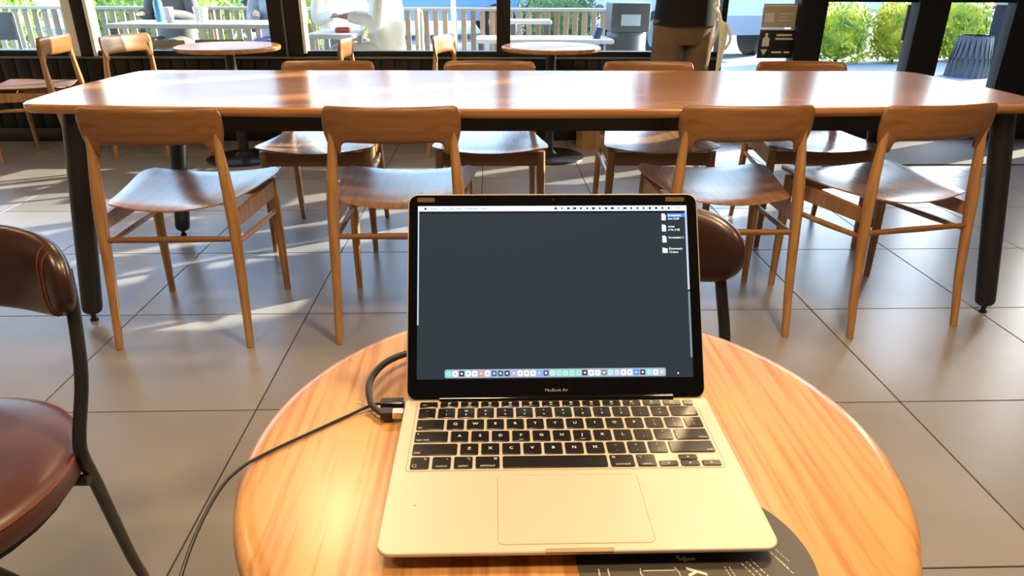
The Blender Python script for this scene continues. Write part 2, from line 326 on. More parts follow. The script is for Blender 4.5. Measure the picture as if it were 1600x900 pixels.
# ------------------------------------------------------------------ wooden chairs
def make_wood_chair():
    r = empty('wooden_chair')
    # top rail
    NX, NZ = 40, 8; vs = []; fs = []; hw = .204; R = .024
    def zt(x):
        d = abs(x) - (hw - R); return .747 - (R - math.sqrt(max(R * R - d * d, 0)) if d > 0 else 0)
    def zb(x):
        a = abs(x); rho = .030
        if a < .138: return .640
        if a < .166: return .640 - (rho - math.sqrt(max(rho * rho - (a - .138) ** 2, 0)))
        return .602
    xs = []
    for i in range(NX + 1): t = i / NX * 2 - 1; xs.append(hw * math.copysign(abs(t) ** .8, t))
    def yc(x, z): return -.185 + .038 * (x / hw) ** 2 - (z - .65) * .10
    for side in (1, -1):
        for x in xs:
            a, b = zb(x), zt(x)
            for j in range(NZ + 1):
                s = j / NZ; s = .5 - .5 * math.cos(PI * s); z = a + (b - a) * s
                e = min(1, math.sqrt(max(0, 1 - (2 * s - 1) ** 6)) * .9 + .12) * (1 if abs(x) < hw - .004 else .35)
                xx_ = x * (1 - .075 * max(0, min(1, (.672 - z) / .06)))
                vs.append((xx_, yc(x, z) + side * .0105 * e, z))
    m = NZ + 1; o = (NX + 1) * m
    for i in range(NX):
        for j in range(NZ):
            q = i * m + j; fs.append((q, q + m, q + m + 1, q + 1)); fs.append((o + q, o + q + 1, o + q + m + 1, o + q + m))
        q = i * m; fs.append((q, o + q, o + q + m, q + m)); q = i * m + NZ; fs.append((q, q + m, o + q + m, o + q))
    for q in (0, NX * m):
        for j in range(NZ): fs.append((q + j, q + j + 1, o + q + j + 1, o + q + j))
    mb = MB(); mb.add(vs, fs); mb.build('back_rail', chairwood_shaded, r, 50)
    for s in (-1, 1):
        MB().tube(spline([(s * .205, -.225, 0), (s * .201, -.195, .18), (s * .196, -.170, .40), (s * .188, -.158, .54), (s * .181, -.154, .63), (s * .180, -.156, .69)], 5),
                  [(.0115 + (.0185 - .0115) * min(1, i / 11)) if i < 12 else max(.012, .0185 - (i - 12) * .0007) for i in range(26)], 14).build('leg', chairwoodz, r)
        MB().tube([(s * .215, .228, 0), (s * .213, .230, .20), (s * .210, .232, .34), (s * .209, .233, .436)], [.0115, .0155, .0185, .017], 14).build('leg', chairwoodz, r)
        sr = MB(); pts = [(s * .196, -.20, .385), (s * .207, .20, .385)]
        sr.add([(s * .188, -.165, .380), (s * .203, -.165, .380), (s * .217, .235, .367), (s * .202, .235, .367), (s * .188, -.165, .424), (s * .203, -.165, .424), (s * .217, .235, .427), (s * .202, .235, .427)],
               [(0, 1, 2, 3), (4, 7, 6, 5), (0, 4, 5, 1), (1, 5, 6, 2), (2, 6, 7, 3), (3, 7, 4, 0)])
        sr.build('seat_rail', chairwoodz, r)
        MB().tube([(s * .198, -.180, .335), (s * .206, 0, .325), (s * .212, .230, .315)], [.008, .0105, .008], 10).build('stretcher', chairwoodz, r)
    MB().box(-.205, .205, .224, .244, .375, .430, .003).build('seat_rail', chairwood_shaded, r)
    MB().tube([(-.197, -.177, .350), (0, -.177, .350), (.197, -.177, .350)], [.0085, .0105, .0085], 10).build('stretcher', chairwood_shaded, r)
    # saddle seat
    NX, NY = 20, 14; vs = []; fs = []
    def outl(t, u):
        y = -.160 + .445 * t; hwid = .178 + (.238 - .178) * min(1, t * 1.25)
        c = 1.0
        if t > .90: c = 1 - .10 * ((t - .9) / .1) ** 2
        if t < .06: c = 1 - .06 * ((.06 - t) / .06) ** 2
        return u * hwid * c, y + (.012 * (1 - u * u) if t > .5 else -.012 * (1 - u * u)) * abs(t - .5) * 2
    for sd_ in (1, 0):
        for i in range(NY + 1):
            for j in range(NX + 1):
                t = i / NY; u = j / NX * 2 - 1; x_, y_ = outl(t, u); z_ = .438 + .020 * u * u - .006 * math.sin(PI * t)
                ed = (abs(u) > .99 or i in (0, NY))
                vs.append((x_, y_, z_ + (0.005 if sd_ else -.006) * (0.4 if ed else 1)))
    m = NX + 1; o = (NY + 1) * m
    for i in range(NY):
        for j in range(NX): q = i * m + j; fs.append((q, q + 1, q + m + 1, q + m)); fs.append((o + q, o + q + m, o + q + m + 1, o + q + 1))
    for i in range(NY):
        for q in (i * m, i * m + NX): fs.append((q, q + m, o + q + m, o + q))
    for j in range(NX):
        for q in (j, NY * m + j): fs.append((q, o + q, o + q + 1, q + 1))
    mb = MB(); mb.add(vs, fs); mb.build('seat', seatwood, r, 60)
    return r
ch0 = make_wood_chair()
chairs = [  # x, y, rot, label, group
 (-0.985, 2.215, .02, 'oak chair, back to the viewer, at the left end of the long table', 'chairs on the near side of the long table'),
 (-0.290, 2.235, .0, 'oak chair with its back to the viewer, just left of the laptop screen', 'chairs on the near side of the long table'),
 (0.775, 2.255, -.01, 'oak chair, back to the viewer, partly behind the right edge of the laptop', 'chairs on the near side of the long table'),
 (1.345, 2.272, .20, 'oak chair turned slightly, at the right end of the long table, back to viewer', 'chairs on the near side of the long table'),
 (-0.715, 3.08, PI + .0, 'oak chair on the window side of the long table, farthest left, facing the viewer', 'chairs on the window side of the long table'),
 (0.0, 3.08, PI, 'oak chair facing the viewer across the long table, directly above the laptop', 'chairs on the window side of the long table'),
 (0.712, 3.08, PI, 'oak chair facing the viewer across the long table, in front of the standing person', 'chairs on the window side of the long table'),
 (1.405, 3.09, PI - .05, 'oak chair facing the viewer across the right end of the long table', 'chairs on the window side of the long table'),
 (-2.87, 4.67, PI / 2 + .06, 'oak chair by the window at the far left, facing left, seat in view', 'chairs by the window'),
 (-2.16, 4.69, -PI * .5 - .35, 'sunlit oak chair tucked behind the left corner of the long table, by the window', 'chairs by the window'),
 (-1.05, 4.60, PI / 2, 'oak chair seen edge on below the white outdoor table, by the black window post', 'chairs by the window'),
 (-0.14, 4.70, -PI / 2 - .28, 'sunlit oak chair with pale rail, left of the round table by the window', 'chairs by the window'),
]
for i, (x, y, rz, lab, gr) in enumerate(chairs):
    o = ch0 if i == 0 else tree(ch0)
    o.location = (x, y, 0); o.rotation_euler = (0, 0, rz); tag(o, lab, 'chair', gr)

# ------------------------------------------------------------------ round window tables
def round_tab(x, y, lab):
    t = empty('round_table', (x, y, 0)); tag(t, lab, 'table', 'round tables by the window')
    MB().lathe([(.29, .670), (.305, .674), (.31, .685), (.308, .696), (.298, .70)], 48).build('tabletop', longwood, t)
    MB().lathe([(.10, .655), (.10, .67)], 20).build('top_plate', black, t)
    MB().lathe([(.033, .03), (.033, .66)], 20).build('column', black, t)
    MB().lathe([(.235, .0), (.235, .008), (.22, .016), (.06, .028), (.04, .05)], 40).build('base', black, t)
round_tab(-1.60, 4.55, 'round wooden pedestal table by the window beside the wide black post')
round_tab(.385, 4.58, 'round wooden pedestal table by the window in front of the rubbish bin')

# ------------------------------------------------------------------ near round table
TT = .6828
nt_ = empty('cafe_table', (.072, .55, 0)); tag(nt_, 'small round oak cafe table carrying the open laptop', 'table')
MB().lathe([(.275, TT - .034), (.290, TT - .032), (.300, TT - .024), (.304, TT - .015), (.302, TT - .007), (.296, TT - .002), (.288, TT)], 120).build('tabletop', roundwood, nt_, 50)
MB().lathe([(.12, TT - .045), (.12, TT - .033)], 24).build('top_plate', black, nt_)
MB().lathe([(.03, .03), (.03, TT - .04)], 24).build('column', black, nt_)
MB().lathe([(.20, 0), (.20, .008), (.18, .016), (.05, .028), (.035, .05)], 40).build('base', black, nt_)

# ------------------------------------------------------------------ brown leather chairs
def make_brown():
    r = empty('leather_chair')
    MB().slab([(.205 * math.cos(2 * PI * i / 48) * (1.02), .215 * math.sin(2 * PI * i / 48)) for i in range(48)],
              [(.03, .402), (.008, .404), (0, .412), (0, .436), (.006, .446), (.02, .452), (.06, .456)]).build('seat', leatherseat, r, 60)
    MB().tube([(.207 * math.cos(2 * PI * i / 48) * 1.0, .213 * math.sin(2 * PI * i / 48), .441) for i in range(49)], .0028, 6, False).build('piping', stitch, r)
    MB().slab([(.19 * math.cos(2 * PI * i / 32), .20 * math.sin(2 * PI * i / 32)) for i in range(32)], [(0, .388), (0, .402)]).build('seat_board', black, r)
    # curved backrest pad
    def pad_pt(u, s, side):
        a = u * 1.15; x = .222 * math.sin(a) / math.sin(1.15); y = .10 + .095 * (math.cos(a) - math.cos(1.15)) / (1 - math.cos(1.15))
        h = .062 * math.sqrt(max(0, 1 - abs(u) ** 5)) + .002; zc = .688 + .004 * (1 - u * u)
        z = zc + h * s * (1 if s < 0 else 1)
        th = .019 * math.sqrt(max(0, 1 - abs(s) ** 3.5)) * (math.sqrt(max(0, 1 - abs(u) ** 8)) * .9 + .1) + .001
        nx, ny = math.sin(a), math.cos(a)
        return (x + nx * th * side, y + ny * th * side + (z - .69) * .10, z)
    NU, NS = 48, 16; vs = []; fs = []
    us = [math.sin((i / NU - .5) * PI) for i in range(NU + 1)]; ss = [math.sin((j / NS - .5) * PI) for j in range(NS + 1)]
    for side in (1, -1):
        for u in us:
            for s in ss: vs.append(pad_pt(u, s, side))
    m = NS + 1; o = (NU + 1) * m
    for i in range(NU):
        for j in range(NS): q = i * m + j; fs.append((q, q + m, q + m + 1, q + 1)); fs.append((o + q, o + q + 1, o + q + m + 1, o + q + m))
        for q in (i * m, i * m + NS): fs.append((q, o + q, o + q + m, q + m))
    for q in (0, NU * m):
        for j in range(NS): fs.append((q + j, q + j + 1, o + q + j + 1, o + q + j))
    mb = MB(); mb.add(vs, fs); bk = mb.build('backrest', leather, r, 80)
    make_brown.pad = (pad_pt, bk)
    for s in (-1, 1):
        MB().tube(spline([(s * .199, .150, .700), (s * .204, .135, .64), (s * .212, .10, .55), (s * .208, .065, .47), (s * .206, .062, .435), (s * .195, .09, .36), (s * .148, .19, .12), (s * .125, .245, .004)], 5), .0095, 12).build('leg', black, r)
        MB().tube([(s * .10, -.03, .40), (s * .10, -.07, .2), (s * .10, -.10, .004)], .0095, 12).build('leg', black, r)
    MB().tube([(-.206, .062, .392), (.206, .062, .392)], .009, 10).build('crossbar', black, r)
    return r
b1 = make_brown(); b1.location = (-.815, .80, 0); tag(b1, 'brown leather chair with black metal legs at the left edge, beside the round table', 'chair', 'brown leather chairs')
b2 = tree(b1)
for uu in (.80, .86): MB().tube([make_brown.pad[0](uu, s_, -1.04) for s_ in [math.sin((j / 12 - .5) * PI * .9) for j in range(13)]], .0012, 6).build('seam', stitch, make_brown.pad[1])
b2.location = (.172, .905, 0); tag(b2, 'brown leather chair across the round table, only its rounded back showing behind the laptop', 'chair', 'brown leather chairs')

# ------------------------------------------------------------------ laptop
LX, LY = 0.0645, 0.3915
lp = empty('laptop', (LX, LY, TT), .0290 - .0325); tag(lp, 'open laptop with dark desktop on its screen and black keys, on the round oak table', 'laptop')
W2, D, Z = .15205, .2124, .0161
def zbot(x, y): return .0115 - .0095 * max(0, min(1, y / .20))
base = MB().slab(rrect(-W2, W2, 0, D, .0115, 8), [(.006, lambda x, y: zbot(x, y)), (.0015, lambda x, y: zbot(x, y) + .0010), (0, lambda x, y: zbot(x, y) * .5 + .0148 * .5), (0, Z - .0008), (.0008, Z)]).build('base', alum, lp, 20)
for fx, fy in ((-.12, .03), (.12, .03), (-.12, .18), (.12, .18)): MB().lathe([(.006, 0), (.007, .001), (.007, zbot(fx, fy) + .001)], 16, (fx, fy)).build('rubber_foot', keym, lp)
# finger notch
MB().slab(rrect(-.026, .026, -.0004, .0035, .0018, 4), [(0, Z - .0018), (0, Z + .00005)]).build('finger_notch', alumd, base)
TX = -.0012
tp = MB().slab(rrect(-.0600 + TX, .0600 + TX, .0075, .0875, .0045, 6), [(0, Z - .0005), (0, Z + .0001)]).build('trackpad_gap', alumd, base)
MB().slab(rrect(-.0594 + TX, .0594 + TX, .0081, .0869, .0040, 6), [(0, Z - .0003), (0, Z + .00025)]).build('trackpad', alum, base)
U = .019; KL = -.00995 - 6.75 * U; KY = .1617
# shallow well outline
wl = rrect(KL - .0022, KL + 14.5 * U + .0022, KY - 3.5 * U - .0012, KY + 1.5 * U + .0125, .003, 4)
MB().slab(wl, [(0, Z - .0003), (0, Z + .0001)]).build('keyboard_well_edge', alumd, base)
welm = alum
MB().slab([(x * 1, y) for x, y in rrect(KL - .0014, KL + 14.5 * U + .0014, KY - 3.5 * U - .0004, KY + 1.5 * U + .0117, .0025, 4)], [(0, Z - .0002), (0, Z + .0002)]).build('keyboard_well', welm, base)
def key(x0, wu, yc, h, leg=None, small=None, al='c'):
    cx = KL + (x0 + wu / 2) * U; g2 = .0013
    k = MB().slab(rrect(-wu * U / 2 + g2, wu * U / 2 - g2, -h / 2, h / 2, .0016, 3), [(0, Z), (0, Z + .0009), (.0004, Z + .0012)]).build('key', keym, lp)
    k.location = (cx, yc, 0)
    zt = Z + .00125
    if leg and small is not None:
        text(leg, .0040, legend, k, (0, -.0030, zt)); text(small, .0036, legend, k, (0, .0033, zt))
    elif leg:
        if al == 'c': text(leg, .0052 if len(leg) == 1 else .0030, legend, k, (0, .0005, zt), bold=.00006)
        elif al == 'l': text(leg, .0033, legend, k, (-wu * U / 2 + .0028, -.0050, zt), align='LEFT')
        elif al == 'r': text(leg, .0033, legend, k, (wu * U / 2 - .0028, -.0050, zt), align='RIGHT')
        elif al == 'm': text(leg, .0033, legend, k, (0, -.0050, zt))
    return k
h = .0163
FY = KY + 1.5 * U + .0052; fw = (14.5 - .65) / 13
for i, s in enumerate(['esc', 'F1', 'F2', 'F3', 'F4', 'F5', 'F6', 'F7', 'F8', 'F9', 'F10', 'F11', 'F12']): 
    k = key(i * fw, fw, FY, .0095); text(s, .0030, legend, k, (-.004 if i == 0 else 0, -.0004 if i == 0 else -.0022, Z + .00125))
    if i: MB().box(-.0014, .0014, .001, .0026, Z + .0012, Z + .00128).build('icon', legend, k)
key(13 * fw, .65, FY, .0095)
for i, (a, b) in enumerate(zip('`1234567890-=', '~!@#$%^&*()_+')): key(i, 1, KY + U, h, a, b)
key(13, 1.5, KY + U, h, 'delete', al='r')
key(0, 1.5, KY, h, 'tab', al='l')
for i, a in enumerate('QWERTYUIOP'): key(1.5 + i, 1, KY, h, a)
for i, (a, b) in enumerate(zip('[]\\', '{}|')): key(11.5 + i, 1, KY, h, a, b)
k = key(0, 1.75, KY - U, h, 'caps lock', al='l'); MB().lathe([(.0007, Z + .0012), (.0007, Z + .00128)], 10, (-.0125, .004)).build('indicator', legend, k)
for i, a in enumerate('ASDFGHJKL'):
    k = key(1.75 + i, 1, KY - U, h, a)
    if a in 'FJ': MB().box(-.002, .002, -.0062, -.0057, Z + .0012, Z + .0014).build('homing_bar', legend, k)
key(10.75, 1, KY - U, h, ';', ':'); key(11.75, 1, KY - U, h, "'", '"'); key(12.75, 1.75, KY - U, h, 'return', al='r')
key(0, 2.25, KY - 2 * U, h, 'shift', al='l')
for i, a in enumerate('ZXCVBNM'): key(2.25 + i, 1, KY - 2 * U, h, a)
for i, (a, b) in enumerate(zip(',./', '<>?')): key(9.25 + i, 1, KY - 2 * U, h, a, b)
key(12.25, 2.25, KY - 2 * U, h, 'shift', al='r')
B = KY - 3 * U
k = key(0, 1, B, h); text('fn', .0033, legend, k, (.0045, .0048, Z + .00125)); MB().tube([(-.0045 + .0018 * math.cos(q * PI / 8), -.0042 + .0018 * math.sin(q * PI / 8), Z + .00128) for q in range(17)], .0002, 4, False).build('icon', legend, k)
k = key(1, 1, B, h, 'control', al='m'); text('^', .0036, legend, k, (.0048, .0040, Z + .00125))
k = key(2, 1, B, h, 'option', al='m'); text('\u2325', .0036, legend, k, (.0048, .0044, Z + .00125))
k = key(3, 1.25, B, h, 'command', al='m'); text('\u2318', .0036, legend, k, (.0070, .0044, Z + .00125))
key(4.25, 5, B, h)
k = key(9.25, 1.25, B, h, 'command', al='m'); text('\u2318', .0036, legend, k, (-.0070, .0044, Z + .00125))
k = key(10.5, 1, B, h, 'option', al='m'); text('\u2325', .0036, legend, k, (-.0048, .0044, Z + .00125))
def arrow(x0, yc, rot):
    k = key(x0, 1, yc, .0075); a = MB(); a.add([(.0013 * math.cos(rot + q), .0013 * math.sin(rot + q), Z + .00127) for q in (0, 2.1, 4.2)], [(0, 1, 2)]); a.build('arrow', legend, k)
arrow(11.5, B - .0044, PI); arrow(12.5, B + .0040, PI / 2); arrow(12.5, B - .0044, -PI / 2); arrow(13.5, B - .0044, 0)
MB().ball((-.128, .052, Z), (.0012, .0008, .0004), 1).build('crumb', alumd, lp)
# hinge and lid
MB().tube([(-.118, D - .0065, Z - .0005), (.118, D - .0065, Z - .0005)], .0046, 14).build('hinge', bezelm, lp)
lid = empty('lid', (0, .204, Z), 0); lid.parent = lp; lid.rotation_euler = (PI - 2.116, 0, 0)
bpy.data.objects.remove(lid)
LH = .2130; LWd = .1515
lid = MB().slab(rrect(-LWd, LWd, .0005, LH, .0105, 8), [(.004, -.0052), (.001, -.0045), (0, -.003), (0, -.0004), (.0005, 0)]).build('lid', alum, lp)
lid.location = (0, .204, Z); lid.rotation_euler = (PI - 2.116, 0, 0)
MB().slab(rrect(-LWd + .0011, LWd - .0011, .0012, LH - .0011, .0095, 8), [(0, -.0002), (0, .00045), (.0002, .0006)]).build('bezel', bezelm, lid)
SX, SW, SY0, SY1 = -.0006, .1406, .0213, .2005
def em_mat(n, c, st, rough=.35):
    return mat(n, tuple(v * .02 for v in c), rough, 0, .12, emis=c, estr=st)
desk = em_mat('screen_desktop', (.040, .054, .066), .30, .32)
MB().slab(rrect(SX - SW, SX + SW, SY0, SY1, .0008, 2), [(0, .0004), (0, .00075)]).build('display', desk, lid)
def scr(x0, x1, y0, y1, c, name, st=.8, lift=.00085, r=0.0):
    m = em_mat('screen_' + '_'.join('%d' % (v * 255) for v in c) + '_%d' % (st * 10), c, st)
    ol = rrect(SX + x0, SX + x1, y0, y1, max(r, .00005), 4)
    return MB().slab(ol, [(0, .0006), (0, lift)]).build(name, m, lid)
scr(-SW, SW, SY1 - .0058, SY1 - .0003, (.50, .58, .70), 'menu_bar', .75)
dk = em_mat('screen_text_dark', (.03, .035, .05), .4); wt = em_mat('screen_text_white', (.8, .85, .9), .8)
yb = SY1 - .0030
MB().lathe([(.0013, .0007), (.0013, .00092)], 12, (SX - SW + .0078, yb)).build('menu_logo', dk, lid)
for xx, s in ((.0135, 'Finder'), (.0245, 'File'), (.0320, 'Edit'), (.0395, 'View'), (.0470, 'Go'), (.0545, 'Window'), (.0655, 'Help')):
    text(s, .0032, dk, lid, (SX - SW + xx + .003, yb, .00092), name='menu_text')
for i in range(19):
    xx = .003 + i * .0066; wv = random.choice((.0010, .0014, .0018)); MB().box(SX + xx - wv, SX + xx + wv, yb - .0011, yb + .0011, .0007, .00092).build('menu_icon', dk if i not in (1, 10) else em_mat('screen_menu_blue', (.05, .12, .5), .8), lid)
text('9:41', .0030, dk, lid, (SX + SW - .008, yb, .00092), name='menu_text')
scr(-SW, -SW + .0014, SY0 + .055, SY1 - .006, (.42, .48, .60), 'window_edge', .55)
scr(SW - .0020, SW, SY0 + .09, SY1 - .006, (.42, .48, .60), 'window_edge', .5); scr(SW - .0020, SW, SY0 + .02, SY0 + .088, (.16, .24, .26), 'window_edge', .5); scr(-SW + .0014, SW - .002, SY1 - .0080, SY1 - .0060, (.01, .015, .035), 'menu_shadow', .3)
# desktop icons
yy = SY1 - .0125
for n, (t1, t2) in enumerate((('Screenshot', 'shot 22.09'), ('notes', '# 76, 2 KB'), ('Screenshot 2', ''), ('Documents', '12 items'))):
    ic = MB()
    if n < 3: ic.add([(x_ + SX, y_ + yy, .00092) for x_, y_ in ((.1140, -.0035), (.1182, -.0035), (.1182, .0018), (.1167, .0035), (.1140, .0035))], [(0, 1, 2, 3, 4)])
    else: ic.add([(x_ + SX, y_ + yy, .00092) for x_, y_ in ((.1138, -.0028), (.1190, -.0028), (.1190, .0018), (.1165, .0018), (.1158, .0026), (.1138, .0026))], [(0, 1, 2, 3, 4, 5)])
    ic.build('desktop_icon', wt, lid)
    if n == 0: scr(.1200, .1382, yy - .0002, yy + .0036, (.05, .16, .80), 'icon_highlight', .8)
    text(t1, .0030, wt, lid, (SX + .1205, yy + .0016, .00096), name='icon_text', align='LEFT'); 
    if t2: text(t2, .0028, wt, lid, (SX + .1205, yy - .0020, .00096), name='icon_text', align='LEFT')
    yy -= .0118
# dock
scr(-.1125, .1125, SY0 + .0012, SY0 + .0098, (.22, .27, .33), 'dock', .7, r=.002)
pal = [(.10, .45, .85), (.75, .80, .85), (.02, .02, .03), (.70, .75, .82), (.65, .78, .9), (.7, .15, .15), (.75, .78, .8), (.03, .06, .25), (.03, .05, .10), (.02, .03, .06), (.35, .2, .7), (.7, .7, .7), (.75, .85, .85), (.7, .8, .9), (.12, .22, .60), (.04, .05, .15), (.3, .65, .4), (.15, .7, .4), (.2, .65, .35), (.15, .7, .4), (.15, .65, .4), (.02, .02, .03), (.75, .8, .85), (.6, .55, .55), (.10, .15, .12), (.25, .5, .8), (.3, .42, .5), (.65, .75, .8), (.7, .72, .8), (.02, .15, .75), (.03, .03, .04), (.15, .5, .75), (.65, .65, .85), (.3, .34, .36)]
for i, c in enumerate(pal):
    cx = -.1085 + i * (.217 / 33); scr(cx - .0026, cx + .0026, SY0 + .0027, SY0 + .0082, c, 'dock_icon', .75, .00095, .0011)
    q = pal[(i * 7 + 3) % 34]; scr(cx - .0010, cx + .0010, SY0 + .0045, SY0 + .0065, tuple(min(1, 1 - v) * .8 for v in c), 'dock_glyph', .6, .00105, .0006)
cur = MB(); cur.add([(SX + .1245 + a, SY0 + .0035 + b, .00095) for a, b in ((0, .002), (.0014, .0004), (0, -.0004))], [(0, 1, 2)]); cur.build('cursor', wt, lid)
text('MacBook Air', .0044, mat('bezel_print', (.34, .34, .36), .4), lid, (SX + .0005, .0095, .00062), name='bezel_lettering')
MB().lathe([(.0012, .0005), (.0012, .0007)], 14, (0, LH - .0062)).build('webcam', mat('lens', (.02, .02, .05), .1), lid)
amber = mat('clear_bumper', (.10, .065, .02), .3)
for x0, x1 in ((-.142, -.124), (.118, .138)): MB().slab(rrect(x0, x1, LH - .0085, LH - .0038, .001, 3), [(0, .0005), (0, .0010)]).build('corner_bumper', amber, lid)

# ------------------------------------------------------------------ cables at the left ports
cblk = mat('cable_black', (.012, .012, .013), .42); steel = mat('plug_steel', (.75, .76, .78), .25, .8)
zc = TT + .006
c1 = MB().tube(spline([(.02, .66, TT + .005), (-.03, .712, TT + .006), (-.065, .715, TT + .010), (-.097, .697, zc + .008), (-.118, .668, zc + .012), (-.1285, .635, zc + .010), (-.124, .605, zc + .004), (-.113, .590, zc + .002), (-.106, .5855, zc + .002)], 8), .0038, 12, True, .8).build('adapter_cable', cblk)
tag(c1, 'thick black adapter cable looping from behind the laptop into its left port', 'cable')
MB().slab(rrect(-.1115, -.099, .581, .5905, .002, 3), [(0, TT + .0045), (0, TT + .0125)]).build('plug_sleeve', cblk, c1)
MB().slab(rrect(-.0995, -.0885, .5815, .590, .001, 3), [(0, TT + .0050), (0, TT + .0120)]).build('plug_tip', steel, c1)
pts = [(-.112, .605, TT + .008), (-.123, .604, TT + .0065), (-.147, .590, TT + .0025), (-.178, .562, TT + .0025), (-.208, .533, TT + .0030), (-.2262, .510, TT + .0030), (-.2345, .478, TT + .0035), (-.240, .43, TT - .008), (-.240, .388, TT - .03), (-.235, .34, TT - .09), (-.22, .30, TT - .25), (-.20, .28, TT - .5), (-.19, .25, .006), (-.25, .05, .004)]
c2 = MB().tube(spline(pts, 8), .0016, 8).build('charging_cable', cblk); tag(c2, 'thin black charging cable trailing off the left side of the round table', 'cable')
MB().slab(rrect(-.1135, -.0895, .598, .6085, .0018, 3), [(0, TT + .0030), (0, TT + .0122), (.0008, TT + .0128)]).build('plug', mat('plug_black', (.015, .015, .017), .25), c2)
sc = MB().box(-.013, .013, -.0004, .0004, 0, .0004).build('table_scratch', mat('scratch', (.8, .7, .6), .6)); sc.location = (-.1305, .6135, TT + .0002); sc.rotation_euler = (0, 0, -.62)  # raised pale sliver standing for a scratch in the tabletop
tag(sc, 'thin pale thread lying on the round table by the cables', 'scratch')

# ------------------------------------------------------------------ dark round sticker under the laptop
pr = mat('sticker_print', (.62, .58, .50), .6); stm = mat('sticker_dark', (.050, .046, .040), .5)
stk = MB().lathe([(.0905, 0), (.0905, .0004)], 80).build('table_sticker', stm); stk.location = (.1535, .398, TT + .0001)
tag(stk, 'dark round printed sticker on the round table, mostly under the laptop front edge', 'sticker')
def ln(pts, r=.0005, n='printed_line'): return MB().tube([(a, b, .0005) for a, b in pts], r, 4, True, .2).build(n, pr, stk)
def loc(x, y): return (x - .1535, y - .398)
ln([loc(.0785, .389), loc(.0790, .340)], .0009); ln([loc(.0855, .389), loc(.0865, .340)], .0009)
ln([loc(.1100, .389), loc(.1095, .384), loc(.112, .378), loc(.1115, .36)], .0007); ln([loc(.112, .3865), loc(.136, .3865)], .0005); ln([loc(.113, .378), loc(.124, .3785), loc(.134, .3800)], .0006); ln([loc(.136, .389), loc(.1385, .384), loc(.138, .36)], .0006)
text('y f', .020, pr, stk, (-.0055, -.0080, .0006), (0, 0, PI / 2 + .02), 'lettering', bold=.0003)
for k, (a, b, c, d) in enumerate(((.162, .389, .1665, .365), (.1655, .389, .170, .365), (.176, .392, .190, .362), (.180, .394, .193, .366), (.184, .396, .197, .368), (.197, .413, .212, .380), (.200, .408, .210, .386), (.204, .412, .2135, .392))):
    for q in range(9):
        t0, t1 = q / 9, (q + random.uniform(.5, .85)) / 9
        ln([loc(a + (c - a) * t0 + .012, b + (d - b) * t0), loc(a + (c - a) * t1 + .012, b + (d - b) * t1)], .0005)

